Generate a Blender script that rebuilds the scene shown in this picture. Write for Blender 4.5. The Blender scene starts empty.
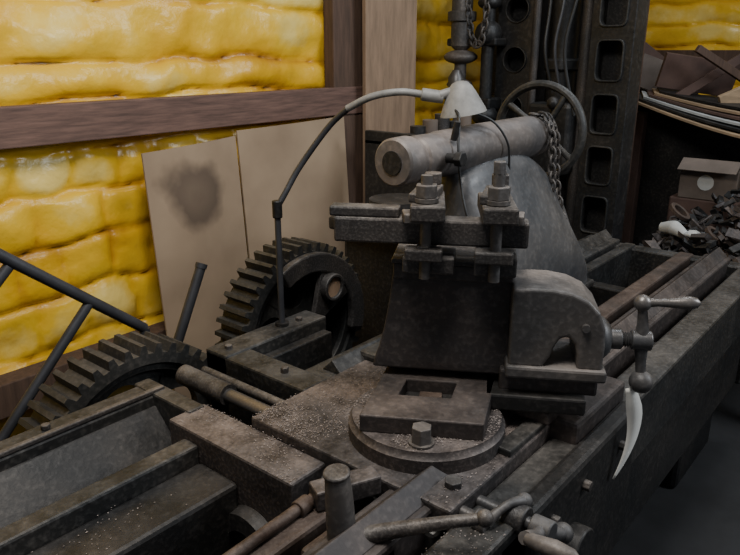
import bpy, bmesh, math, random
from mathutils import Vector, Matrix, noise
random.seed(7)
sc=bpy.context.scene
R=math.radians
# ---------------------------------------------------------------- materials
def newmat(name):
    m=bpy.data.materials.new(name); m.use_nodes=True
    nt=m.node_tree; b=nt.nodes['Principled BSDF']
    return m,nt,b
def iron(name,base,dust,rough=.5,metal=.35,dustamt=.6,scale=9,bump=.25):
    m,nt,b=newmat(name); N=nt.nodes; L=nt.links
    tc=N.new('ShaderNodeTexCoord')
    n1=N.new('ShaderNodeTexNoise'); n1.inputs['Scale'].default_value=scale; n1.inputs['Detail'].default_value=8; n1.inputs['Roughness'].default_value=.7
    n2=N.new('ShaderNodeTexNoise'); n2.inputs['Scale'].default_value=scale*9; n2.inputs['Detail'].default_value=4
    geo=N.new('ShaderNodeNewGeometry'); sep=N.new('ShaderNodeSeparateXYZ')
    L.new(tc.outputs['Object'],n1.inputs['Vector']); L.new(tc.outputs['Object'],n2.inputs['Vector'])
    L.new(geo.outputs['Normal'],sep.inputs[0])
    up=N.new('ShaderNodeMapRange'); up.inputs[1].default_value=.1; up.inputs[2].default_value=1; up.inputs[3].default_value=.14; L.new(sep.outputs['Z'],up.inputs[0])
    mul=N.new('ShaderNodeMath'); mul.operation='MULTIPLY'; L.new(up.outputs[0],mul.inputs[0])
    r=N.new('ShaderNodeMapRange'); r.inputs[1].default_value=.36; r.inputs[2].default_value=.64; r.inputs[3].default_value=.08; L.new(n1.outputs[0],r.inputs[0])
    L.new(r.outputs[0],mul.inputs[1])
    m2=N.new('ShaderNodeMath'); m2.operation='MULTIPLY_ADD'; L.new(mul.outputs[0],m2.inputs[0]); m2.inputs[1].default_value=dustamt
    r2=N.new('ShaderNodeMapRange'); r2.inputs[1].default_value=.48; r2.inputs[2].default_value=.75; r2.inputs[4].default_value=.4; L.new(n2.outputs[0],r2.inputs[0])
    L.new(r2.outputs[0],m2.inputs[2])
    mix=N.new('ShaderNodeMix'); mix.data_type='RGBA'; L.new(m2.outputs[0],mix.inputs[0])
    mix.inputs[6].default_value=(*base,1); mix.inputs[7].default_value=(*dust,1)
    n3=N.new('ShaderNodeTexNoise'); n3.inputs['Scale'].default_value=4.3; n3.inputs['Detail'].default_value=6; L.new(tc.outputs['Object'],n3.inputs['Vector'])
    cr=N.new('ShaderNodeValToRGB'); e=cr.color_ramp.elements; e[0].position=.38; e[1].position=.66
    e[0].color=(.48,.49,.51,1); e[1].color=(1.0,.91,.84,1); L.new(n3.outputs[0],cr.inputs[0])
    mm=N.new('ShaderNodeMix'); mm.data_type='RGBA'; mm.blend_type='MULTIPLY'; mm.inputs[0].default_value=1
    L.new(mix.outputs[2],mm.inputs[6]); L.new(cr.outputs[0],mm.inputs[7])
    L.new(mm.outputs[2],b.inputs['Base Color'])
    b.inputs['Metallic'].default_value=metal
    rr=N.new('ShaderNodeMapRange'); rr.inputs[3].default_value=max(.15,rough-.15); rr.inputs[4].default_value=min(1,rough+.22); L.new(n1.outputs[0],rr.inputs[0]); L.new(rr.outputs[0],b.inputs['Roughness'])
    bp=N.new('ShaderNodeBump'); bp.inputs['Strength'].default_value=bump; bp.inputs['Distance'].default_value=.004
    L.new(n2.outputs[0],bp.inputs['Height']); L.new(bp.outputs[0],b.inputs['Normal'])
    return m
def plain(name,col,rough=.6,metal=0,var=.25,scale=12,stretch=(1,1,1)):
    m,nt,b=newmat(name); N=nt.nodes; L=nt.links
    tc=N.new('ShaderNodeTexCoord'); mp=N.new('ShaderNodeMapping'); mp.inputs['Scale'].default_value=stretch
    n1=N.new('ShaderNodeTexNoise'); n1.inputs['Scale'].default_value=scale; n1.inputs['Detail'].default_value=6; n1.inputs['Roughness'].default_value=.65
    L.new(tc.outputs['Object'],mp.inputs[0]); L.new(mp.outputs[0],n1.inputs['Vector'])
    cr=N.new('ShaderNodeValToRGB'); e=cr.color_ramp.elements
    e[0].position=.3; e[1].position=.7
    e[0].color=(*[c*(1-var) for c in col],1); e[1].color=(*[min(1,c*(1+var)) for c in col],1)
    L.new(n1.outputs[0],cr.inputs[0]); L.new(cr.outputs[0],b.inputs['Base Color'])
    b.inputs['Roughness'].default_value=rough; b.inputs['Metallic'].default_value=metal
    bp=N.new('ShaderNodeBump'); bp.inputs['Strength'].default_value=.2; bp.inputs['Distance'].default_value=.004
    L.new(n1.outputs[0],bp.inputs['Height']); L.new(bp.outputs[0],b.inputs['Normal'])
    return m
M_dark=iron('dark_iron',(.018,.018,.018),(.11,.105,.10),.5,.35,.5)
M_bed=iron('bed_iron',(.028,.029,.029),(.20,.195,.185),.45,.35,.65)
M_plate=iron('worn_plate',(.045,.039,.038),(.29,.255,.24),.52,.25,.85,14)
M_tool=iron('tool_steel',(.054,.049,.047),(.30,.28,.26),.5,.35,.75,20)
M_slide=iron('slide_brown',(.048,.040,.038),(.21,.18,.165),.55,.2,.65)
M_grey=iron('grey_paint',(.088,.093,.10),(.25,.25,.25),.42,.2,.7,7,.15)
M_barrel=iron('grey_barrel',(.14,.125,.116),(.38,.34,.315),.48,.15,.85,7,.15)
M_arch=iron('arch_grey',(.095,.089,.085),(.30,.28,.265),.5,.15,.85,9,.2)
M_steel=iron('bright_steel',(.20,.195,.19),(.38,.36,.35),.34,.65,.4,20,.1)
M_rust=iron('rusty_way',(.065,.043,.032),(.21,.16,.13),.58,.15,.7,16)
M_gear=iron('gear_iron',(.032,.034,.034),(.16,.155,.145),.5,.3,.6)
M_bg=iron('press_iron',(.027,.028,.029),(.13,.128,.125),.45,.35,.5,6)
M_black=plain('black_rubber',(.012,.012,.012),.5)
M_plank=plain('stained_plank',(.125,.07,.053),.75,0,.45,6,(1.2,8,14))
M_post=plain('dark_post',(.080,.046,.030),.8,0,.35,6,(10,10,1))
M_board=plain('tan_board',(.25,.165,.105),.75,0,.25,5,(6,6,1))
M_wood=plain('raw_wood',(.36,.25,.15),.75,0,.25,5,(2,2,9))
M_brown=plain('brown_wood',(.085,.048,.036),.75,0,.3,6)
M_carton=plain('brown_carton',(.13,.10,.08),.8,0,.3,6)
M_paper=plain('paper',(.82,.79,.72),.8,0,.06,10)
M_white=plain('white_card',(.45,.45,.43),.8,0,.2,10)
M_pipe=plain('pipe_paint',(.045,.046,.052),.45,.3,.3,10)
M_shade=plain('lamp_shade_metal',(.22,.215,.205),.6,.15,.3,26)
M_floor=plain('concrete',(.020,.020,.021),.85,0,.5,3)
def foam():
    m,nt,b=newmat('yellow_foam'); N=nt.nodes; L=nt.links
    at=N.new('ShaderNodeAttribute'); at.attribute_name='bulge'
    tc=N.new('ShaderNodeTexCoord')
    n=N.new('ShaderNodeTexNoise'); n.inputs['Scale'].default_value=3.0; n.inputs['Detail'].default_value=5; n.inputs['Roughness'].default_value=.58
    L.new(tc.outputs['Object'],n.inputs['Vector'])
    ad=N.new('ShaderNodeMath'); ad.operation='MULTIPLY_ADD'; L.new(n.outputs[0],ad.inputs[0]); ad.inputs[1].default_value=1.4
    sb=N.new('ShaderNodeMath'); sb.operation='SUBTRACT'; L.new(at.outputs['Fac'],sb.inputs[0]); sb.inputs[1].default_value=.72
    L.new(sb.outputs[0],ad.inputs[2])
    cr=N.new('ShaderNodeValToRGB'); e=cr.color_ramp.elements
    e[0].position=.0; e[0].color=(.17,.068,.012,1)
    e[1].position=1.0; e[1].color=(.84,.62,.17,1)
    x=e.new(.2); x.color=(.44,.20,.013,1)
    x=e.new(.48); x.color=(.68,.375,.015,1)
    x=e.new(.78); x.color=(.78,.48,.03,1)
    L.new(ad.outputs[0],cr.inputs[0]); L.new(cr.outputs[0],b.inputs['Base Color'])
    b.inputs['Roughness'].default_value=.30
    n2=N.new('ShaderNodeTexNoise'); n2.inputs['Scale'].default_value=11; n2.inputs['Detail'].default_value=4
    L.new(tc.outputs['Object'],n2.inputs['Vector'])
    bp=N.new('ShaderNodeBump'); bp.inputs['Strength'].default_value=.45; bp.inputs['Distance'].default_value=.02
    L.new(n2.outputs[0],bp.inputs['Height']); L.new(bp.outputs[0],b.inputs['Normal'])
    return m
M_foam=foam()
def cardboard():
    m,nt,b=newmat('cardboard'); N=nt.nodes; L=nt.links
    tc=N.new('ShaderNodeTexCoord'); n=N.new('ShaderNodeTexNoise'); n.inputs['Scale'].default_value=3.2; n.inputs['Detail'].default_value=4
    L.new(tc.outputs['Object'],n.inputs['Vector'])
    vm=N.new('ShaderNodeVectorMath'); vm.operation='DISTANCE'; L.new(tc.outputs['Object'],vm.inputs[0]); vm.inputs[1].default_value=(1.64,2.28,1.07)
    a=N.new('ShaderNodeMath'); a.operation='MULTIPLY_ADD'; L.new(n.outputs[0],a.inputs[0]); a.inputs[1].default_value=.34; L.new(vm.outputs['Value'],a.inputs[2])
    cr=N.new('ShaderNodeValToRGB'); e=cr.color_ramp.elements
    e[0].position=.20; e[0].color=(.17,.12,.08,1); e[1].position=.32; e[1].color=(.34,.245,.16,1)
    x=e.new(.255); x.color=(.13,.09,.06,1)
    L.new(a.outputs[0],cr.inputs[0])
    cr2=N.new('ShaderNodeValToRGB'); e=cr2.color_ramp.elements; e[0].position=.35; e[0].color=(.66,.64,.62,1); e[1].position=.65; e[1].color=(1,1,1,1)
    L.new(n.outputs[0],cr2.inputs[0])
    mix=N.new('ShaderNodeMix'); mix.data_type='RGBA'; mix.blend_type='MULTIPLY'; mix.inputs[0].default_value=.8
    L.new(cr.outputs[0],mix.inputs[6]); L.new(cr2.outputs[0],mix.inputs[7]); L.new(mix.outputs[2],b.inputs['Base Color'])
    b.inputs['Roughness'].default_value=.8
    return m
M_card=cardboard()
# ---------------------------------------------------------------- helpers
def empty(name,loc=(0,0,0),rz=0):
    e=bpy.data.objects.new(name,None); e.empty_display_size=.1
    e.location=loc; e.rotation_euler=(0,0,rz); sc.collection.objects.link(e); return e
def mk(name,verts,faces,mat,parent=None,bevel=0,smooth=False,seg=2):
    me=bpy.data.meshes.new(name); me.from_pydata([tuple(v) for v in verts],[],faces)
    bm=bmesh.new(); bm.from_mesh(me); bmesh.ops.recalc_face_normals(bm,faces=bm.faces[:]); bm.to_mesh(me); bm.free()
    me.materials.append(mat); o=bpy.data.objects.new(name,me); sc.collection.objects.link(o)
    if parent: o.parent=parent
    if bevel:
        md=o.modifiers.new('bevel','BEVEL'); md.width=bevel; md.segments=seg; md.limit_method='ANGLE'; md.angle_limit=R(35)
    if smooth:
        for p in me.polygons: p.use_smooth=True
        try: me.set_sharp_from_angle(angle=R(40))
        except Exception: pass
    return o
BF=[(0,1,3,2),(4,5,7,6),(0,1,5,4),(2,3,7,6),(0,2,6,4),(1,3,7,5)]
def box(name,lo,hi,mat,parent=None,bevel=.004):
    x0,y0,z0=lo;x1,y1,z1=hi
    return mk(name,[(x,y,z) for z in (z0,z1) for y in (y0,y1) for x in (x0,x1)],BF,mat,parent,bevel)
def obox(name,c,size,rot,mat,parent=None,bevel=.003):
    from mathutils import Euler
    q=Euler([R(a) for a in rot]).to_matrix()
    v=[Vector(c)+q@Vector((sx*size[0]/2,sy*size[1]/2,sz*size[2]/2)) for sz in (-1,1) for sy in (-1,1) for sx in (-1,1)]
    return mk(name,v,BF,mat,parent,bevel)
def frame(d):
    d=Vector(d).normalized(); a=Vector((0,0,1)) if abs(d.z)<.9 else Vector((1,0,0))
    u=d.cross(a).normalized(); return u,d.cross(u).normalized()
def revolve(name,p,d,prof,mat,parent=None,n=32,bevel=0,smooth=True):
    p=Vector(p); d=Vector(d).normalized(); u,w=frame(d); vs=[];fs=[]
    for (h,r) in prof:
        for i in range(n):
            a=2*math.pi*i/n; vs.append(p+d*h+(u*math.cos(a)+w*math.sin(a))*r)
    k=len(prof)
    for j in range(k-1):
        for i in range(n):
            fs.append((j*n+i,j*n+(i+1)%n,(j+1)*n+(i+1)%n,(j+1)*n+i))
    fs.append(tuple(range(n))); fs.append(tuple((k-1)*n+i for i in range(n)))
    return mk(name,vs,fs,mat,parent,bevel,smooth)
def cyl(name,a,b,r,mat,parent=None,r2=None,n=24,bevel=0,smooth=True):
    a=Vector(a);b=Vector(b); return revolve(name,a,b-a,[(0,r),((b-a).length,r if r2 is None else r2)],mat,parent,n,bevel,smooth)
def hexn(name,a,b,r,mat,parent=None): return cyl(name,a,b,r,mat,parent,n=6,bevel=.002,smooth=False)
def ball(name,c,r,mat,parent=None,s=(1,1,1)):
    n=14; prof=[]
    for i in range(n+1):
        t=math.pi*i/n; prof.append((-math.cos(t)*r*s[2],max(math.sin(t)*r,1e-4)))
    return revolve(name,c,(0,0,1),prof,mat,parent,24)
def catmull(pts,sub=8):
    pts=[Vector(p) for p in pts]; q=[pts[0]*2-pts[1]]+pts+[pts[-1]*2-pts[-2]]; out=[]
    for i in range(1,len(q)-2):
        for s in range(sub):
            t=s/sub; a,b,c,d=q[i-1],q[i],q[i+1],q[i+2]
            out.append(.5*((2*b)+(c-a)*t+(2*a-5*b+4*c-d)*t*t+(3*b-a-3*c+d)*t**3))
    out.append(pts[-1]); return out
def tube(name,pts,r,mat,parent=None,n=10,sub=8,radii=None):
    P=catmull(pts,sub) if sub>1 else [Vector(p) for p in pts]
    vs=[];fs=[]; u=None
    for j,p in enumerate(P):
        d=(P[min(j+1,len(P)-1)]-P[max(j-1,0)]).normalized()
        if u is None: u,_=frame(d)
        u=(u-d*u.dot(d)).normalized(); w=d.cross(u)
        if radii:
            t=j/(len(P)-1)*(len(radii)-1); k=min(int(t),len(radii)-2); rr=radii[k]+(radii[k+1]-radii[k])*(t-k)
        else: rr=r
        for i in range(n):
            a=2*math.pi*i/n; vs.append(p+(u*math.cos(a)+w*math.sin(a))*rr)
    for j in range(len(P)-1):
        for i in range(n): fs.append((j*n+i,j*n+(i+1)%n,(j+1)*n+(i+1)%n,(j+1)*n+i))
    fs.append(tuple(range(n))); fs.append(tuple((len(P)-1)*n+i for i in range(n)))
    return mk(name,vs,fs,mat,parent,0,True)
def extr(name,poly,o,U,V,W,mat,parent=None,bevel=.004,smooth=False):
    o=Vector(o);U=Vector(U);V=Vector(V);W=Vector(W); n=len(poly)
    vs=[o+U*a+V*b for a,b in poly]+[o+U*a+V*b+W for a,b in poly]
    fs=[tuple(range(n)),tuple(range(2*n-1,n-1,-1))]+[(i,(i+1)%n,n+(i+1)%n,n+i) for i in range(n)]
    return mk(name,vs,fs,mat,parent,bevel,smooth)
def ringplate(name,outer,inner,o,U,V,W,mat,parent=None,bevel=.003,smooth=False):
    o=Vector(o);U=Vector(U);V=Vector(V);W=Vector(W); n=len(outer); vs=[]
    for off in (Vector((0,0,0)),W):
        for L_ in (outer,inner): vs+= [o+U*a+V*b+off for a,b in L_]
    fs=[]
    for i in range(n):
        j=(i+1)%n
        fs+=[(i,j,n+j,n+i),(2*n+i,2*n+j,3*n+j,3*n+i),(i,j,2*n+j,2*n+i),(n+i,n+j,3*n+j,3*n+i)]
    return mk(name,vs,fs,mat,parent,bevel,smooth)
def circ(r,n=32,cx=0,cy=0): return [(cx+r*math.cos(2*math.pi*i/n),cy+r*math.sin(2*math.pi*i/n)) for i in range(n)]
def chain(name,pts,mat,L=.032,wd=.01,r=.0035,parent=None):
    P=catmull(pts,12); acc=[P[0]]
    for p in P[1:]:
        while (p-acc[-1]).length>=L*.72: acc.append(acc[-1]+(p-acc[-1]).normalized()*L*.72)
    vs=[];fs=[]
    for k in range(len(acc)-1):
        c=(acc[k]+acc[k+1])/2; d=(acc[k+1]-acc[k]).normalized(); u,w=frame(d)
        if k%2: u,w=w,u
        m=14;q=6; base=len(vs)
        for i in range(m):
            a=2*math.pi*i/m; cx=math.cos(a)*L*.5; cy=math.sin(a)*wd
            ctr=c+d*cx+u*cy; nn=(d*math.cos(a)+u*math.sin(a)).normalized()
            for j in range(q):
                b=2*math.pi*j/q; vs.append(ctr+nn*math.cos(b)*r+w*math.sin(b)*r)
        for i in range(m):
            for j in range(q):
                fs.append((base+i*q+j,base+i*q+(j+1)%q,base+((i+1)%m)*q+(j+1)%q,base+((i+1)%m)*q+j))
    return mk(name,vs,fs,mat,parent,0,True)
X=Vector((1,0,0));Y=Vector((0,1,0));Z=Vector((0,0,1))
# ---------------------------------------------------------------- room
def foamwall(name,o,U,Nn,length,height,du,rows):
    nz=int(height/.012); nx=int(length/du); vs=[];fs=[];bl=[]
    o=Vector(o);U=Vector(U);Nn=Vector(Nn)
    for j in range(nz+1):
        z=height*j/nz
        for i in range(nx+1):
            x=length*i/nx
            wob=.05*noise.noise(Vector((x*1.1,z*.8,3.1)))+.025*noise.noise(Vector((x*5,z*3,1)))
            zz=z+wob; kk=0
            while kk<len(rows)-2 and zz>rows[kk+1]: kk+=1
            t=(zz-rows[kk])/(rows[kk+1]-rows[kk]); t=min(max(t,0),1)
            fade=.8+.5*noise.noise(Vector((x*1.3,kk*7.7,2)))
            rowp=1-fade*(1-(max(0,4*t*(1-t)))**.32)
            low=rows[kk]<1.25
            cw=.19 if low else .5
            ph=x/cw+kk*.37+.7*noise.noise(Vector((x*1.7,kk*4,0)))+.2*noise.noise(Vector((x*3,z*6,0)))
            c=ph%1; cf=.7+.6*noise.noise(Vector((math.floor(ph)*3.3,kk*2.2,5)))
            colp=1-max(0,cf)*(1-(max(0,4*c*(1-c)))**.3)
            amt=.7 if low else .12
            b=rowp*(1-amt+amt*colp)
            b2=b+.6*noise.noise(Vector((x*3.2+kk*3,z*4,0)))+.36*noise.noise(Vector((x*7,z*9,4)))+.05*noise.noise(Vector((x*18,z*20,4)))
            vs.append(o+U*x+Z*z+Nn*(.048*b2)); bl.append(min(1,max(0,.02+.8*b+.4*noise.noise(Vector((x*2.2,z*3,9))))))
    for j in range(nz):
        for i in range(nx): a=j*(nx+1)+i; fs.append((a,a+1,a+nx+2,a+nx+1))
    ob=mk(name,vs,fs,M_foam,None,0,False)
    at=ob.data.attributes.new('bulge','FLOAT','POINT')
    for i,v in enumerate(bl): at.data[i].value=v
    for p in ob.data.polygons: p.use_smooth=True
    return ob
rows=[0,.2,.38,.55,.74,.93,1.10,1.26,1.43,1.555,1.76,1.95,2.1,2.3,2.5,2.7,3.01]
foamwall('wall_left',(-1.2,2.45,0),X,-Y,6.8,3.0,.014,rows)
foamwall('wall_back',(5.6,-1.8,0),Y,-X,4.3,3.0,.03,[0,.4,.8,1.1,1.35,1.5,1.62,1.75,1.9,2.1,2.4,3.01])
box('floor',(-1.2,-1.8,-.1),(5.7,2.55,0),M_floor,None,0)
box('trim_1',(-1.2,2.32,1.30),(2.80,2.372,1.43),M_plank)
box('trim_2',(-1.2,2.28,.42),(2.4,2.37,.54),M_post)
box('trim_3',(2.55,2.33,0),(2.78,2.395,3.0),M_post,None,.006)
box('trim_4',(5.44,-1.8,1.52),(5.53,2.3,1.60),M_post)
box('trim_5',(5.42,.60,0),(5.52,.68,3.0),M_white)
box('plywood_board',(2.70,2.26,0),(3.11,2.282,2.4),M_board,None,.002)
e=empty('cardboard_sheet')
def leanpanel(nm,x0,x1,zt0,zt1):
    vs=[]; n=6
    for i in range(n+1):
        t=i/n; x=x0+(x1-x0)*t; bow=.015*math.sin(t*math.pi)
        for (z,y) in ((.10,2.20),((zt0+(zt1-zt0)*t),2.28)):
            vs.append((x,y-bow,z)); vs.append((x,y-bow+.007,z))
    fs=[]
    for i in range(n):
        a=i*4;b=a+4; fs+=[(a,b,b+2,a+2),(a+1,a+3,b+3,b+1),(a,a+1,b+1,b),(a+2,b+2,b+3,a+3)]
    fs+=[(0,2,3,1),(n*4,n*4+1,n*4+3,n*4+2)]
    return mk(nm,vs,fs,M_card,e,0)
leanpanel('panel_a',1.45,1.89,1.240,1.265); leanpanel('panel_b',1.90,2.56,1.285,1.30)
# ---------------------------------------------------------------- lathe bed
bed=empty('lathe_bed')
for i,(y0,y1,z1,mt) in enumerate([(.47,.56,.79,M_bed),(.60,.70,.81,M_slide),(.74,.80,.80,M_rust)]):
    box('way_%d'%i,(.2,y0,.60),(3.0,y1,z1),mt,bed,.008)
box('way_rear_a',(1.12,.98,.60),(3.0,1.03,.80),M_bed,bed,.008)
box('way_rear_b',(1.12,1.05,.60),(3.0,1.19,.81),M_bed,bed,.008)
extr('v_way_front',[(-.035,0),(0,.035),(.035,0)],(.2,.65,.81),Y,Z,X*2.8,M_slide,bed,.003)
extr('v_way_rear',[(-.035,0),(0,.035),(.035,0)],(1.2,1.12,.81),Y,Z,X*1.8,M_bed,bed,.003)
box('bed_side_front',(.2,.50,.30),(3.0,.56,.62),M_dark,bed,.01)
box('bed_side_rear',(1.2,1.08,.30),(3.0,1.16,.62),M_dark,bed,.01)
box('bed_floor_pan',(.2,.53,.40),(3.0,1.08,.44),M_dark,bed,.01)
for i,x in enumerate((1.55,2.0,2.45)): box('bed_web_%d'%i,(x,.56,.44),(x+.06,1.08,.76),M_dark,bed,.006)
box('bed_end',(2.95,.48,.30),(3.02,1.18,.79),M_bed,bed,.008)
box('foot_right',(2.5,.56,0),(2.95,1.22,.32),M_dark,bed,.02)
box('foot_mid',(1.2,.56,0),(1.6,1.45,.32),M_dark,bed,.02)
box('foot_left',(-.1,.5,0),(.35,1.46,.32),M_dark,bed,.02)
box('back_rail_top',(-.5,1.385,.765),(.88,1.46,.80),M_bed,bed,.006)
box('back_rail_lip',(-.5,1.385,.80),(.88,1.40,.812),M_tool,bed,.003)
extr('back_rail_slope',[(0,0),(.105,.11),(.12,.10),(.12,-.2),(-.02,-.2)],(-.5,1.275,.665),Y,Z,X*1.37,M_dark,bed,.004)
box('back_rail_foot',(-.5,1.235,.60),(.83,1.275,.69),M_bed,bed,.005)
box('back_rail_face',(-.5,1.42,.36),(.86,1.45,.77),M_dark,bed,.005)
box('back_rail_endcap',(.845,1.24,.5),(.89,1.47,.805),M_bed,bed,.006)
box('mid_rail',(-.5,1.02,.5),(.80,1.15,.735),M_dark,bed,.01)
box('mid_rail_lip',(-.5,1.15,.60),(.80,1.20,.775),M_bed,bed,.006)
box('pan_left',(-.5,.5,.36),(1.1,1.46,.40),M_dark,bed,.005)
box('cross_member',(.80,.86,.55),(.90,1.26,.80),M_plate,bed,.006)
box('front_way_left',(-.5,.74,.60),(.25,.86,.80),M_rust,bed,.008)
box('front_rail_left',(-.5,.47,.60),(.25,.70,.79),M_slide,bed,.008)
revolve('bed_boss',(.80,.98,.60),-X,[(0,.09),(.03,.085),(.035,.05),(.02,.045)],M_dark,bed)
box('rear_frame_side',(1.07,1.09,.55),(1.155,1.47,.82),M_bed,bed,.006)
box('rear_frame_back',(1.07,1.38,.55),(1.46,1.47,.825),M_bed,bed,.006)
box('rear_frame_inner',(1.155,1.34,.55),(1.44,1.375,.79),M_dark,bed,.004)
for i,(x,y) in enumerate(((1.11,1.2),(1.11,1.42),(1.38,1.42),(.6,1.43),(.2,1.43))): hexn('rail_bolt_%d'%i,(x,y,.80),(x,y,.835 if x>1 else .812),.011,M_tool,bed)
cyl('feed_shaft',(.975,1.0,.79),(.975,1.44,.79),.017,M_steel,bed)
cyl('feed_shaft_b',(1.025,1.05,.79),(1.025,1.42,.79),.012,M_tool,bed)
cyl('feed_shaft_sleeve',(.975,1.26,.79),(.975,1.44,.79),.027,M_tool,bed)
# ---------------------------------------------------------------- saddle
sad=empty('lathe_carriage_saddle')
box('cross_slide_plate',(.90,.56,.775),(1.30,1.09,.822),M_plate,sad,.005)
box('plate_lip',(1.12,.562,.822),(1.30,.60,.838),M_bed,sad,.004)
box('saddle_bridge',(.88,.58,.70),(1.34,1.07,.776),M_bed,sad,.01)
box('saddle_wing_front',(1.30,.50,.765),(1.58,.66,.84),M_slide,sad,.01)
box('saddle_wing_front_b',(1.26,.55,.835),(1.55,.78,.865),M_slide,sad,.006)
box('saddle_wing_skirt',(1.02,.455,.56),(1.56,.50,.80),M_dark,sad,.012)
box('saddle_wing_rear',(1.30,.92,.765),(1.52,1.12,.84),M_bed,sad,.01)
box('apron',(.92,.47,.40),(1.42,.56,.775),M_dark,sad,.012)
for i,x in enumerate((1.1,1.25,1.45)): hexn('apron_bolt_%d'%i,(x,.46,.74),(x,.44,.74),.012,M_tool,sad)
cyl('apron_boss',(1.2,.48,.62),(1.2,.42,.62),.05,M_dark,sad,bevel=.004)
hexn('plate_bolt',(.97,.60,.82),(.97,.60,.835),.018,M_tool,sad)
cr1=empty('cross_feed_crank')
cyl('shaft',(1.0,.58,.79),(1.0,.42,.79),.012,M_steel,cr1)
cyl('collar',(1.0,.50,.79),(1.0,.46,.79),.028,M_tool,cr1,bevel=.003)
cyl('hub',(1.0,.45,.79),(1.0,.41,.79),.022,M_arch,cr1,bevel=.003)
tube('arm',[(1.0,.43,.79),(.965,.425,.80),(.93,.42,.825),(.90,.415,.84)],.012,M_arch,cr1,radii=[.016,.011,.009,.012])
tube('arm_lower',[(1.0,.43,.79),(1.03,.425,.765),(1.06,.42,.75)],.012,M_arch,cr1,radii=[.016,.012,.014])
ball('arm_ball',(1.07,.42,.745),.020,M_arch,cr1)
revolve('grip',(.90,.415,.84),(.1,-1,.0),[(0,.008),(.01,.012),(.05,.016),(.08,.012),(.09,.004)],M_arch,cr1)
cr2=empty('clamp_crank_handle')
cyl('shaft',(.94,.58,.80),(.94,.515,.80),.012,M_steel,cr2)
cyl('boss',(.94,.53,.80),(.94,.505,.80),.02,M_arch,cr2,bevel=.002)
tube('lever',[(.94,.51,.80),(.965,.50,.815),(.99,.49,.822),(1.02,.48,.815)],.009,M_arch,cr2,radii=[.012,.008,.008,.012])
ball('lever_knob',(1.025,.48,.813),.015,M_arch,cr2)
lv=empty('half_nut_lever')
tube('post',[(.742,.672,.60),(.742,.674,.75),(.738,.677,.88),(.736,.68,.935)],.026,M_arch,lv,n=20,radii=[.030,.027,.024,.021])
cyl('post_cap',(.736,.68,.93),(.735,.68,.939),.023,M_tool,lv,bevel=.003)
tube('lever_arm',[(.745,.66,.81),(.79,.60,.83),(.84,.53,.85),(.872,.484,.86)],.012,M_tool,lv,n=14,radii=[.018,.014,.011,.01])
ball('lever_ball',(.876,.478,.862),.015,M_tool,lv)
box('lever_seat',(.68,.60,.70),(.80,.72,.80),M_rust,lv,.01)
obox('square_steel_bar',(.835,.75,.823),(.13,.045,.04),(0,0,-25),M_plate,None,.004)
e=empty('rusty_rod')
cyl('rod',(.46,.775,.812),(.79,.785,.812),.011,M_rust,e)
cyl('rod_collar',(.74,.783,.812),(.77,.785,.812),.016,M_rust,e,bevel=.002)
e=empty('rusty_flat_bar')
obox('bar',(.60,.53,.80),(.30,.04,.014),(0,0,12),M_rust,e,.002)
# ---------------------------------------------------------------- compound rest
cp=empty('lathe_compound_rest',(1.10,.754,0),R(-59.4))
revolve('swivel_base',(0,0,.822),Z,[(0,.166),(.03,.166),(.036,.160),(.045,.158)],M_plate,cp,64)
ringplate('slide_foot',[(-.128,-.10),(.120,-.10),(.150,.16),(-.10,.16)],[(-.06,.0),(.050,.0),(.06,.075),(-.05,.075)],(0,0,.867),X,Y,Z*.038,M_slide,cp)
box('slide_foot_pocket',(-.07,-.005,.866),(.07,.08,.874),M_dark,cp,0)
box('slide_foot_pad',(-.02,.01,.874),(.03,.06,.886),M_rust,cp,.003)
cyl('foot_bolt_washer',(0.0,-.125,.866),(0.0,-.125,.872),.026,M_tool,cp)
hexn('foot_bolt',(0.0,-.125,.87),(0.0,-.125,.905),.021,M_arch,cp)
box('slide_neck',(-.10,.13,.90),(.15,.25,.95),M_dark,cp,.004)
def flare():
    prof=[(.925,-.130,.172,.085),(.945,-.126,.172,.085),(.975,-.116,.170,.088),(1.02,-.105,.169,.092),(1.08,-.095,.168,.094),(1.14,-.088,.168,.095),(1.168,-.086,.168,.095)]
    vs=[];fs=[]
    for (z,u0,u1,v0) in prof: vs+=[(u0,v0,z),(u1,v0,z),(u1,.25,z),(u0+.01,.25,z)]
    for j in range(len(prof)-1):
        for i in range(4): fs.append((j*4+i,j*4+(i+1)%4,(j+1)*4+(i+1)%4,(j+1)*4+i))
    fs+=[(0,1,2,3),tuple((len(prof)-1)*4+i for i in range(4))]
    return mk('slide_body',vs,fs,M_slide,cp,.005)
flare()
box('body_edge_strip',(-.085,.086,1.135),(.168,.096,1.168),M_slide,cp,.003)
extr('body_wing',[(.15,.90),(.355,.90),(.355,.95),(.15,.95)],(0,.06,0),X,Z,Y*.20,M_slide,cp,.006)
box('dovetail_lower',(.12,.03,.868),(.33,.24,.905),M_dark,cp,.005)
box('body_top_slot',(-.09,.085,1.168),(.172,.245,1.178),M_tool,cp,.003)
box('shelf_block_a',(-.06,.03,1.165),(.045,.12,1.20),M_tool,cp,.004)
box('shelf_block_b',(.085,.03,1.165),(.17,.12,1.205),M_tool,cp,.004)
box('tool_bar_lower',(-.205,.045,1.222),(.190,.095,1.275),M_tool,cp,.005)
box('tool_bar_upper',(-.215,.05,1.275),(-.07,.09,1.296),M_tool,cp,.004)
box('tool_bar_rear',(-.10,.12,1.205),(.19,.16,1.25),M_slide,cp,.004)
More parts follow.
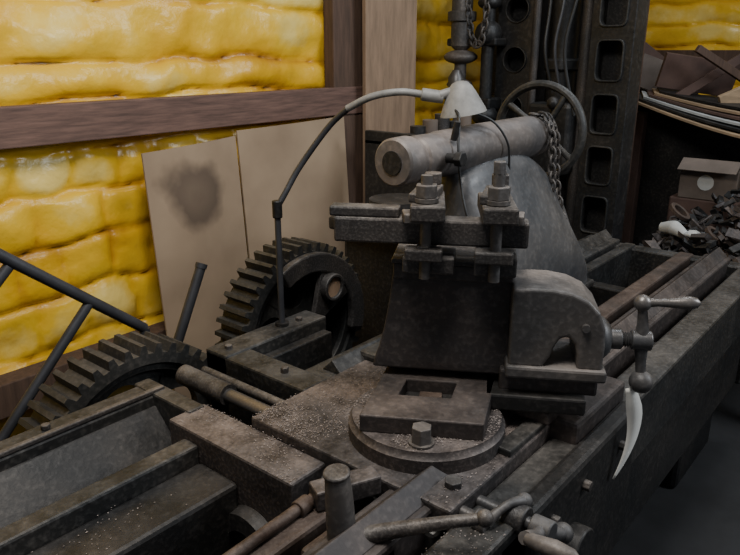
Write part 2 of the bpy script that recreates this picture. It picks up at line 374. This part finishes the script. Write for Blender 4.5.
for nm,u,zt in (('a',-.013,1.37),('b',.125,1.395)):
    cyl('stud_'+nm,(u,.02,1.16),(u,.02,zt),.0115,M_arch,cp)
    cyl('stud_rear_'+nm,(u+.005,.125,1.16),(u+.005,.125,zt-.03),.0115,M_arch,cp)
    box('strap_low_'+nm,(u-.04,-.005,1.20),(u+.035,.035,1.225),M_tool,cp,.004)
    obox('strap_top_'+nm,(u,.065,1.300),(.068,.17,.032),(0,0,4),M_tool,cp,.004)
    obox('strap_upper_'+nm,(u-.004,.07,1.325),(.05,.12,.018),(0,0,-6),M_tool,cp,.003)
    cyl('washer_'+nm,(u,.02,1.318),(u,.02,1.326),.024,M_arch,cp)
    hexn('nut_'+nm,(u,.02,1.326),(u,.02,1.352),.023,M_arch,cp)
    hexn('nut_rear_'+nm,(u+.005,.125,1.335),(u+.005,.125,1.358),.02,M_tool,cp)
hexn('stud_head_b',(.125,.02,1.375),(.125,.02,1.400),.013,M_arch,cp)
obox('packing_a',(-.035,.03,1.285),(.05,.05,.02),(0,0,12),M_arch,cp,.003)
obox('packing_b',(.14,.03,1.288),(.075,.05,.02),(0,0,-5),M_arch,cp,.003)
box('stand_a',(-.03,.005,1.20),(-.005,.045,1.23),M_tool,cp,.002)
arch=[(.165,1.138),(.20,1.142),(.245,1.142),(.285,1.135),(.318,1.120),(.342,1.095),(.355,1.06),(.358,1.02),(.356,.968),(.305,.968),(.303,1.0),(.297,1.025),(.283,1.04),(.268,1.036),(.258,1.02),(.25,.995),(.235,.968),(.165,.968)]
extr('arch_bracket',arch,(0,.04,0),X,Z,Y*.14,M_arch,cp,.022).modifiers['bevel'].segments=4
revolve('arch_boss',(.34,.10,1.02),X,[(0,.048),(.02,.046),(.03,.036),(.035,.030)],M_grey,cp,28)
box('arch_foot',(.16,.03,.945),(.365,.19,.972),M_arch,cp,.006)
cyl('arch_pin',(.315,.05,1.065),(.315,.03,1.065),.008,M_steel,cp)
prof=[]
for i in range(14): prof+=[(i*.005,.013),(i*.005+.0025,.0165)]
revolve('lead_screw',(.355,.10,1.02),X,prof,M_steel,cp,20)
cyl('screw_collar',(.37,.10,1.02),(.40,.10,1.02),.022,M_steel,cp,bevel=.003)
cyl('crank_hub',(.418,.10,1.02),(.46,.10,1.02),.021,M_steel,cp,bevel=.003)
tube('crank_arm',[(.433,.10,1.10),(.438,.10,1.06),(.44,.10,1.02),(.443,.098,.975),(.447,.095,.935)],.012,M_arch,cp,n=14,radii=[.009,.011,.016,.011,.010])
ball('crank_ball',(.448,.093,.928),.025,M_arch,cp)
ball('crank_ball_top',(.433,.10,1.103),.018,M_steel,cp)
revolve('crank_grip',(.433,.10,1.104),(1,-.02,.05),[(0,.008),(.012,.010),(.03,.008),(.065,.011),(.09,.014),(.105,.011),(.112,.003)],M_steel,cp,20)
vs=[];fs=[];n=20
for i in range(n+1):
    t=i/n; w=.018*(1-.85*max(0,(t-.3)/.7)**1.1)*(.65+.35*min(1,t*5)); cx=.430+.028*math.sin(t*2.7)-.024*t*t; zz=.91-.235*t; yy=.09+.02*math.sin(t*3)
    vs+=[(cx-w,yy,zz+.01*t),(cx+w,yy+.012,zz)]
for i in range(n): fs.append((2*i,2*i+1,2*i+3,2*i+2))
tg=mk('paper_tag',vs,fs,M_paper,cp,0,True)
tg.modifiers.new('s','SOLIDIFY').thickness=.001
# ---------------------------------------------------------------- tailstock
ts=empty('lathe_tailstock')
yc=1.0;zc=1.35
def sect(wb,r,zt,wm):
    z0=.83; pts=[(-wb,z0),(-wb,z0+.04),(-wb*.97,z0+.06)]
    zcen=max(zt-r,z0+.08)
    for k in range(1,4): t=k/4; pts.append((-(wb*.97+(r-wb*.97)*t*.9)-wm*math.sin(math.pi*t)*.3,z0+.06+(zcen-z0-.06)*t))
    for k in range(9):
        a=math.pi-math.pi*k/8; pts.append((math.cos(a)*r,zcen+math.sin(a)*(zt-zcen)))
    pts+= [(-a,b) for a,b in reversed(pts[:6])]
    return pts
secs=[(1.50,.10,.06,1.28,.0),(1.54,.15,.07,1.32,.06),(1.62,.165,.08,1.345,.09),(1.78,.17,.085,1.35,.1),(1.92,.17,.09,1.31,.11),(2.02,.165,.10,1.24,.11),(2.10,.16,.11,1.14,.10),(2.17,.15,.11,1.02,.05),(2.20,.13,.10,.95,.0)]
vs=[];fs=[]
for (x,wb,r,zt,wm) in secs:
    for (a,b) in sect(wb,r,zt,wm): vs.append((x,yc+a,b))
n=len(sect(.1,.05,1.2,0))
for j in range(len(secs)-1):
    for i in range(n): fs.append((j*n+i,j*n+(i+1)%n,(j+1)*n+(i+1)%n,(j+1)*n+i))
fs.append(tuple(range(n)));fs.append(tuple((len(secs)-1)*n+i for i in range(n)))
b_=mk('body_casting',vs,fs,M_grey,ts,0,True); b_.modifiers.new('sub','SUBSURF').render_levels=2
box('base_plate',(1.54,.84,.845),(2.2,1.17,.87),M_dark,ts,.008)
box('base_clamp',(1.86,.80,.845),(1.98,.86,.90),M_bed,ts,.008)
hexn('base_clamp_nut',(1.92,.825,.90),(1.92,.825,.925),.02,M_tool,ts)
revolve('quill_housing',(1.37,yc,zc),X,[(0,.050),(.005,.055),(.10,.055),(.11,.058),(.30,.062),(.60,.062),(.64,.058),(.66,.05)],M_barrel,ts,40)
revolve('quill_collar',(1.29,yc,zc),X,[(0,.030),(0.001,.052),(.006,.057),(.055,.058),(.062,.052),(.08,.05)],M_barrel,ts,40)
revolve('quill_bore',(1.287,yc,zc),X,[(0,.028),(.01,.028)],M_dark,ts,24)
cyl('oiler_bolt',(1.44,yc-.05,zc),(1.44,yc-.085,zc),.012,M_dark,ts); hexn('oiler_nut',(1.44,yc-.08,zc),(1.44,yc-.10,zc),.019,M_dark,ts)
cyl('clamp_stud',(1.47,yc-.05,zc+.04),(1.47,yc-.06,zc+.085),.008,M_dark,ts)
cyl('wheel_shaft',(2.0,yc,zc),(2.12,yc,zc),.02,M_steel,ts)
hx=2.055
vs=[];fs=[];m=56;q=10;RW=.142;wz=zc+.008
for i in range(m):
    a=2*math.pi*i/m
    for j in range(q):
        b=2*math.pi*j/q; rr=RW+.013*math.cos(b); vs.append((hx+.016*math.sin(b),yc+.012+rr*math.cos(a),wz+rr*math.sin(a)))
for i in range(m):
    for j in range(q): fs.append((i*q+j,i*q+(j+1)%q,((i+1)%m)*q+(j+1)%q,((i+1)%m)*q+j))
mk('wheel_rim',vs,fs,M_gear,ts,0,True)
cyl('wheel_hub',(hx-.03,yc,wz),(hx+.03,yc,wz),.032,M_dark,ts,bevel=.004)
for k in range(4):
    a=R(35+90*k); tube('spoke_%d'%k,[(hx,yc+.02*math.cos(a),wz+.02*math.sin(a)),(hx-.01,yc+.08*math.cos(a),wz+.08*math.sin(a)),(hx,yc+.012+RW*math.cos(a),wz+RW*math.sin(a))],.01,M_gear,ts,radii=[.014,.009,.011])
chain('lifting_chain',[(1.97,1.0,1.418),(1.97,.95,1.41),(1.965,.925,1.36),(1.962,.915,1.25),(1.96,.90,1.13),(1.965,.87,1.05)],M_tool,.034,.010,.004,ts)
chain('lifting_chain_b',[(2.0,1.0,1.412),(2.0,.95,1.405),(2.0,.925,1.34),(2.0,.915,1.22),(2.005,.885,1.10),(2.02,.84,1.0)],M_tool,.034,.010,.004,ts)
# ---------------------------------------------------------------- gears
def gear(name,c,r,wd,nt_):
    g=empty(name); cx,cy,cz=c
    outer=[];inner=[]
    ri=r-.055
    for i in range(nt_):
        for (da,dr) in ((-.30,-.026),(-.15,0),(.15,0),(.30,-.026)):
            a=2*math.pi*(i+da)/nt_; outer.append(((r+dr)*math.cos(a),(r+dr)*math.sin(a)))
            inner.append((ri*math.cos(a),ri*math.sin(a)))
    ringplate('toothed_rim',outer,inner,(cx,cy,cz),X,Z,Y*wd,M_gear,g,0)
    ringplate('rim_web',circ(ri+.004,48),circ(ri-.025,48),(cx,cy+.012,cz),X,Z,Y*(wd-.03),M_gear,g,.003,True)
    revolve('hub',(cx,cy-.025,cz),Y,[(0,.045),(.004,.05),(wd+.03,.05)],M_gear,g)
    cyl('bore',(cx,cy-.05,cz),(cx,cy+wd+.06,cz),.022,M_steel,g)
    k=5
    rr0=(ri-.02+.05)/2; hr=(ri-.02-.05)*.36
    for i in range(k):
        a=2*math.pi*i/k+.55; d=Vector((math.cos(a),0,math.sin(a))); s=Vector((-math.sin(a),0,math.cos(a)))
        n=32; h=math.pi/k; out=[]; inn=[]
        for j in range(n):
            t=2*math.pi*j/n; c0,s0=math.cos(t),math.sin(t)
            lo,hi=hr,.4
            for _ in range(24):
                m_=(lo+hi)/2; px=rr0+m_*c0; py=m_*s0
                ok=(math.hypot(px,py)<ri-.005) and (math.hypot(px,py)>.046) and abs(math.atan2(py,px))<h+.01
                if ok: lo=m_
                else: hi=m_
            out.append((rr0+lo*c0,lo*s0)); inn.append((rr0+hr*c0,hr*s0))
        ringplate('web_%d'%i,out,inn,Vector((cx,cy+.03,cz)),d,s,Y*.03,M_gear,g,0)
    return g
g1=gear('bull_gear',(1.515,1.52,.73),.285,.12,42)
def arcband(r0,r1,a0,a1,n=14): return [(r1*math.cos(R(a0+(a1-a0)*i/n)),r1*math.sin(R(a0+(a1-a0)*i/n))) for i in range(n+1)]+[(r0*math.cos(R(a1+(a0-a1)*i/n)),r0*math.sin(R(a1+(a0-a1)*i/n))) for i in range(n+1)]
extr('quadrant_band',arcband(.195,.258,-15,120),(1.515,1.490,.73),X,Z,Y*.028,M_tool,g1,.006)
extr('quadrant_web',arcband(.055,.20,25,75),(1.515,1.497,.73),X,Z,Y*.02,M_tool,g1,.004)
ringplate('face_boss',circ(.046,24),circ(.034,24),(1.60,1.47,.86),X,Z,Y*.03,M_tool,g1,.003,True)
cyl('face_boss_plug',(1.60,1.48,.86),(1.60,1.495,.86),.035,M_board,g1)
cyl('added_dark_disc',(1.515,1.645,.73),(1.515,1.655,.73),.25,M_dark,g1,n=48)  # added dark disc, stands in for the darkness behind the gear's holes
g2=gear('spur_gear',(.915,1.56,.525),.325,.13,42)
box('gear_pedestal',(1.46,1.66,0),(1.60,1.74,.78),M_dark,g1,.01)
box('gear_pedestal',(.84,1.70,0),(1.0,1.78,.56),M_dark,g2,.01)
# ---------------------------------------------------------------- gooseneck lamp
lp=empty('gooseneck_lamp')
cyl('base_flange',(1.32,1.43,.825),(1.32,1.43,.835),.02,M_dark,lp)
cyl('stand_rod',(1.32,1.43,.83),(1.32,1.43,1.18),.009,M_pipe,lp)
cyl('knuckle',(1.32,1.43,1.15),(1.32,1.43,1.20),.014,M_dark,lp,bevel=.003)
tube('conduit_lower',[(1.32,1.43,1.18),(1.345,1.42,1.22),(1.385,1.40,1.29),(1.43,1.33,1.40),(1.437,1.26,1.455)],.0085,M_pipe,lp)
tube('conduit_upper',[(1.435,1.265,1.452),(1.446,1.19,1.485),(1.475,1.12,1.498),(1.51,1.07,1.492)],.0095,M_shade,lp)
cyl('fitting',(1.505,1.075,1.493),(1.54,1.03,1.485),.016,M_shade,lp,bevel=.003)
cyl('fitting_neck',(1.53,1.035,1.49),(1.565,1.0,1.505),.012,M_shade,lp)
revolve('shade',(1.565,1.0,1.525),(.12,-.12,-1),[(0,.010),(.004,.020),(.015,.030),(.03,.038),(.05,.047),(.075,.058),(.082,.060)],M_shade,lp,32)
e=empty('electric_cord')
tube('cord_a',[(1.53,.99,1.46),(1.50,.955,1.44),(1.47,.935,1.37),(1.47,.925,1.29),(1.46,.90,1.22),(1.47,.88,1.15)],.0032,M_black,e,n=8)
tube('cord_b',[(1.60,.99,1.45),(1.66,.95,1.42),(1.70,.925,1.36),(1.72,.925,1.28),(1.74,.90,1.22),(1.78,.875,1.14)],.0032,M_black,e,n=8)
# ---------------------------------------------------------------- pipe trestle at left
e=empty('pipe_trestle')
cyl('rail',(.30,1.78,1.45),(1.08,1.78,.80),.016,M_pipe,e)
cyl('rung_a',(.50,1.78,.49),(.917,1.78,.925),.014,M_pipe,e)
cyl('rung_b',(.30,1.78,.68),(.72,1.78,1.08),.014,M_pipe,e)
cyl('leg',(.30,1.78,1.45),(.30,1.78,0),.016,M_pipe,e)
cyl('leg_b',(1.08,1.78,.80),(1.08,1.78,0),.016,M_pipe,e)
e=empty('pry_bar'); cyl('bar',(.92,1.87,0),(1.375,1.88,.90),.017,M_pipe,e); cyl('tip',(1.375,1.88,.90),(1.382,1.88,.915),.02,M_pipe,e)
# ---------------------------------------------------------------- background press
pr=empty('cast_iron_press')
box('base',(3.25,1.28,0),(4.0,2.25,.45),M_bg,pr,.03)
box('back_column',(3.72,1.42,.4),(3.9,2.2,2.4),M_dark,pr,.02)
def sq(hw,hh,rad,n=40):
    out=[]
    for i in range(n):
        a=2*math.pi*i/n; c,s=math.cos(a),math.sin(a); p=2/rad
        out.append((hw*math.copysign(abs(c)**p,c),hh*math.copysign(abs(s)**p,s)))
    return out
def column(x,y0,y1,nm,k,h,holes,z0=.45,dep=.14):
    hw=(y1-y0)/2; yc_=(y0+y1)/2
    for i in range(k):
        zc_=z0+h*(i+.5)
        inn=sq(hw*.60,h*.36,6) if holes=='rect' else sq(hw*.55,hw*.55,2)
        out=[]
        for (a,b) in inn:
            t=min(hw/max(abs(a),1e-6),(h/2)/max(abs(b),1e-6)); out.append((a*t,b*t))
        ringplate(nm+'_panel_%d'%i,out,inn,(x,yc_,zc_),Y,Z,X*.03,M_bg,pr,0)
        ringplate(nm+'_bead_%d'%i,[(a*1.12,b*1.08) for a,b in inn],inn,(x-.012,yc_,zc_),Y,Z,X*.012,M_gear,pr,.002)
        box(nm+'_rib_%d'%i,(x+.03,y0,zc_-h/2-.015),(x+dep,y1,zc_-h/2+.015),M_bg,pr,.004)
    box(nm+'_side_a',(x+.002,y0-.004,z0),(x+dep,y0+.018,z0+h*k),M_bg,pr,.004); box(nm+'_side_b',(x+.002,y1-.018,z0),(x+dep,y1+.004,z0+h*k),M_bg,pr,.004)
    box(nm+'_back',(x+dep-.02,y0+.01,z0),(x+dep,y1-.01,z0+h*k),M_dark,pr,.002)
column(3.35,1.22,1.42,'frame_right',8,.245,'rect'); column(3.42,1.74,1.96,'frame_left',8,.245,'round')
cyl('column_a',(3.45,1.60,.45),(3.45,1.60,2.4),.07,M_bg,pr)
cyl('column_b',(3.42,1.47,.45),(3.42,1.47,2.4),.03,M_tool,pr)
cyl('column_c',(3.38,1.72,.45),(3.38,1.72,2.4),.02,M_tool,pr)
box('ram_head',(3.3,1.47,1.0),(3.6,1.70,1.35),M_bg,pr,.02)
for i,z in enumerate((.7,1.5,1.9)): revolve('column_ring_%d'%i,(3.45,1.60,z),Z,[(0,.08),(.01,.09),(.05,.09),(.06,.08)],M_bg,pr)
for i in range(3): tube('air_hose_%d'%i,[(3.3,1.48+.06*i,2.3),(3.27,1.46+.07*i,1.9-.05*i),(3.25,1.50+.05*i,1.6),(3.28,1.44+.06*i,1.3+.05*i)],.008,[M_black,M_pipe][i%2],pr,n=8)
tube('control_lever',[(3.3,1.55,1.2),(3.18,1.50,1.25),(3.08,1.46,1.36)],.012,M_tool,pr); ball('control_knob',(3.07,1.455,1.37),.028,M_dark,pr)
def rounded(parts):
    out=[]
    for z0,r,h in parts:
        for k in range(9):
            t=math.pi*k/8; out.append((z0+h*k/8,.032+(r-.032)*math.sin(t)**.6 if 0<k<8 else .032))
    return out
revolve('spindle_a',(3.32,2.12,0),Z,[(.9,.028)]+rounded([(1.40,.07,.05),(1.53,.09,.07)])+[(1.62,.055),(1.74,.055),(1.745,.075),(1.79,.075),(1.795,.055),(1.9,.055),(1.905,.08),(1.97,.08),(1.975,.055),(2.4,.055)],M_arch,pr,28)
revolve('spindle_b',(3.34,1.97,0),Z,[(.45,.033),(1.2,.033)]+rounded([(1.22,.07,.1),(1.62,.07,.12),(1.80,.06,.06)])+[(2.4,.032)],M_bg,pr,28)
box('side_arm',(3.30,1.92,1.30),(3.55,2.2,1.36),M_bg,pr,.01)
box('side_arm_b',(3.30,1.90,1.62),(3.42,2.2,1.66),M_bg,pr,.01)
revolve('chrome_knob',(3.27,2.11,1.40),Z,[(0,.02),(.01,.04),(.06,.045),(.10,.02)],M_steel,pr)
chain('hoist_chain',[(3.24,2.04,2.3),(3.24,2.04,1.9),(3.23,2.01,1.7),(3.23,1.96,1.6),(3.24,1.93,1.75),(3.24,1.93,1.9)],M_tool,.05,.016,.006,pr)
e=empty('machine_guard')
box('housing',(1.95,1.45,0),(2.35,1.75,.95),M_dark,e,.02); box('ledge',(1.9,1.42,.95),(2.4,1.78,1.0),M_bg,e,.01)
cyl('pulley',(2.1,1.6,1.0),(2.1,1.6,1.06),.11,M_bg,e)
e=empty('parts_rack')
box('side_a',(2.5,1.75,0),(2.53,2.1,1.25),M_bg,e); box('side_b',(3.0,1.75,0),(3.03,2.1,1.25),M_bg,e)
for i in range(4): box('shelf_%d'%i,(2.5,1.75,.2+i*.33),(3.03,2.1,.22+i*.33),M_bg,e)
for i in range(5): cyl('can_%d'%i,(2.57+i*.095,1.85,1.21),(2.57+i*.095,1.85,1.28+.02*(i%3)),.035,[M_bg,M_carton,M_tool][i%3],e)
# ---------------------------------------------------------------- right side junk
e=empty('lumber_stack')
box('leg_a',(4.3,1.45,0),(4.37,1.52,1.25),M_brown,e); box('leg_b',(4.25,.40,0),(4.32,.47,1.2),M_brown,e)
for i in range(6):
    vs=[];fs=[];n=14
    for k in range(n+1):
        t=k/n; x=4.22-.6*t+.03*i; y=1.50-1.25*t-.02*i; z=1.31-.15*math.sin(t*math.pi*.62)+.024*i*(.4+t)
        vs+=[(x,y,z),(x+.3,y+.12,z+.02),(x,y,z+.012),(x+.3,y+.12,z+.032)]
    for k in range(n):
        a=4*k;b=a+4; fs+=[(a,b,b+1,a+1),(a+2,a+3,b+3,b+2),(a,a+2,b+2,b),(a+1,b+1,b+3,a+3)]
    fs+=[(0,1,3,2),(4*n,4*n+2,4*n+3,4*n+1)]
    mk('bent_sheet_%d'%i,vs,fs,[M_wood,M_bg,M_white,M_brown,M_wood,M_dark][i],e,0)
obox('board_a',(4.55,1.25,1.46),(.45,.03,.20),(12,8,-50),M_brown,e); obox('board_b',(4.65,1.45,1.42),(.4,.03,.2),(-15,20,-60),M_carton,e)
obox('board_c',(4.4,.85,1.42),(.5,.03,.10),(10,-25,-55),M_wood,e); obox('board_d',(4.75,1.6,1.46),(.3,.03,.25),(0,35,-50),M_brown,e)
obox('board_e',(4.45,1.0,1.46),(.6,.04,.04),(0,30,-50),M_post,e); obox('board_f',(4.5,1.1,1.50),(.6,.03,.05),(0,-35,-60),M_brown,e)
box('support',(4.4,.7,0),(4.9,1.7,1.33),M_dark,e,.02)
e=empty('timber_post'); box('post',(4.05,1.47,0),(4.09,1.515,2.6),M_wood,e,.003); box('post_b',(4.11,1.44,0),(4.15,1.47,2.6),M_post,e,.003)
e=empty('workbench'); box('top',(3.15,.25,.50),(4.18,1.18,.56),M_bg,e,.01)
for i,(x,y) in enumerate(((3.2,.3),(4.08,.3),(3.2,1.1),(4.08,1.1))): box('leg_%d'%i,(x,y,0),(x+.06,y+.06,.5),M_bg,e)
e=empty('storage_carton'); box('carton',(3.86,.80,.86),(4.10,1.08,1.02),M_carton,e,.004); cyl('round_label',(3.857,.95,.95),(3.861,.95,.95),.04,M_white,e)
obox('open_flap',(3.84,.94,1.04),(.10,.28,.004),(0,-30,0),M_carton,e,0)
box('crate',(3.86,.78,.565),(4.12,1.12,.86),M_brown,e,.01)
vs=[];fs=[];vs2=[];fs2=[];vs3=[];fs3=[]
def addchunk(c,s,vs,fs):
    q=Matrix.Rotation(random.uniform(0,6.28),3,'Z')@Matrix.Rotation(random.uniform(-.9,.9),3,'X')@Matrix.Rotation(random.uniform(-.9,.9),3,'Y')
    b=len(vs)
    for sz in (-1,1):
        for sy in (-1,1):
            for sx in (-1,1): vs.append(Vector(c)+q@Vector((sx*s[0]*random.uniform(.5,1),sy*s[1]*random.uniform(.5,1),sz*s[2])))
    for f in BF: fs.append(tuple(b+i for i in f))
for i in range(700):
    x=random.uniform(3.2,3.80);y=random.uniform(.30,1.14); h=(.16+.18*(x-3.2))*math.sin((y-.30)/.84*math.pi)*random.random()**.7*1.4
    tgt=[(vs,fs),(vs3,fs3),(vs,fs),(vs3,fs3),(vs,fs),(vs3,fs3),(vs2,fs2)][i%7]
    addchunk((x,y,.605+h),(random.uniform(.02,.055),random.uniform(.006,.028),random.uniform(.003,.012)),*tgt)
e=empty('scrap_metal_pile'); mk('offcuts',vs,fs,M_bg,e); mk('bright_offcuts',vs2,fs2,M_slide,e); mk('rusty_offcuts',vs3,fs3,M_slide,e)
for i in range(3):
    yy=.50+.2*i; tube('cable_%d'%i,[(3.22+.03*i,yy,.62),(3.35,yy+.05,.74+.02*(i%3)),(3.5+.02*i,yy+.10*(-1)**i,.82),(3.65,yy+.03,.76),(3.75,yy-.05,.64)],.006,[M_pipe,M_rust,M_slide][i%3],e,n=8)
for i,(x,y,z) in enumerate(((3.33,.75,.80),(3.45,.95,.86),(3.55,.6,.85))):
    ringplate('old_ring_%d'%i,circ(.055,28),circ(.036,28),(x,y,z),X,Vector((0,.8,.6)),Vector((0,-.6,.8))*.02,M_rust,e,.002,True)
e=empty('work_glove'); tube('palm',[(3.28,.86,.80),(3.31,.92,.82),(3.33,.98,.81)],.03,M_white,e,radii=[.02,.035,.025])
for i in range(4): tube('finger_%d'%i,[(3.28+.022*i,.86,.805),(3.26+.026*i,.83,.808),(3.25+.03*i,.805,.795)],.009,M_white,e)
e=empty('waste_paper'); obox('sheet',(2.75,.16,.02),(.14,.10,.004),(3,-4,30),M_paper,e,0); obox('sheet_b',(2.65,.05,.015),(.08,.12,.004),(2,3,60),M_white,e,0)
# ---------------------------------------------------------------- shavings
vs=[];fs=[]
def chip(x,y,z):
    s=random.uniform(.0008,.0028); a=random.uniform(0,6.28); b=len(vs)
    for k in range(3):
        an=a+k*2.1; vs.append((x+s*math.cos(an),y+s*math.sin(an)*.8,z+random.uniform(.0003,.002)))
    fs.append((b,b+1,b+2))
def spread(n,x0,x1,y0,y1,z,thr=-.1,sc_=6):
    for k in range(n):
        x=random.uniform(x0,x1);y=random.uniform(y0,y1)
        if noise.noise(Vector((x*sc_,y*sc_,z)))>thr+random.uniform(-.3,.3): chip(x,y,z)
spread(4200,.90,1.10,.72,1.09,.823,-.1); spread(1500,.90,1.3,.56,1.09,.823,.1)
spread(1100,.80,.90,.86,1.26,.801,0); spread(300,.2,.8,1.03,1.15,.736,.1)
spread(600,.3,.95,.47,.56,.79,.05)
for k in range(3600):
    a=random.uniform(0,6.28); r=.158*math.sqrt(random.random()); x=1.10+r*math.cos(a); y=.754+r*math.sin(a)
    if noise.noise(Vector((x*12,y*12,5)))>0+random.uniform(-.25,.25): chip(x,y,.868)
mk('metal_shavings',vs,fs,plain('shavings',(.25,.21,.19),.6,.1,.5,60))
# ---------------------------------------------------------------- lights
def area(name,loc,target,size,power,col,sy=None):
    l=bpy.data.lights.new(name,'AREA'); l.energy=power; l.color=col; l.size=size
    if sy: l.shape='RECTANGLE'; l.size_y=sy
    o=bpy.data.objects.new(name,l); o.location=loc; o.rotation_euler=(Vector(target)-Vector(loc)).to_track_quat('-Z','Y').to_euler(); sc.collection.objects.link(o)
area('ceiling_light',(.6,.6,3.0),(1.0,2.2,1.0),1.0,58,(1,.97,.92),.6)
area('doorway_light',(2.8,-1.5,2.6),(1.4,1.1,.9),1.0,48,(.86,.93,1))
area('shop_light',(3.2,.6,3.0),(3.6,1.8,.9),.8,20,(.86,.93,1))
w=bpy.data.worlds.new('w'); sc.world=w; w.use_nodes=True
w.node_tree.nodes['Background'].inputs[0].default_value=(.85,.91,1,1); w.node_tree.nodes['Background'].inputs[1].default_value=.17
# ---------------------------------------------------------------- camera
cam=bpy.data.cameras.new('camera'); cam.sensor_width=36; cam.lens=36*700/740
co=bpy.data.objects.new('camera',cam); co.location=(0,0,1.6)
d=Vector((.7328,.6062,-.309)); co.rotation_euler=d.to_track_quat('-Z','Y').to_euler(); sc.collection.objects.link(co); sc.camera=co
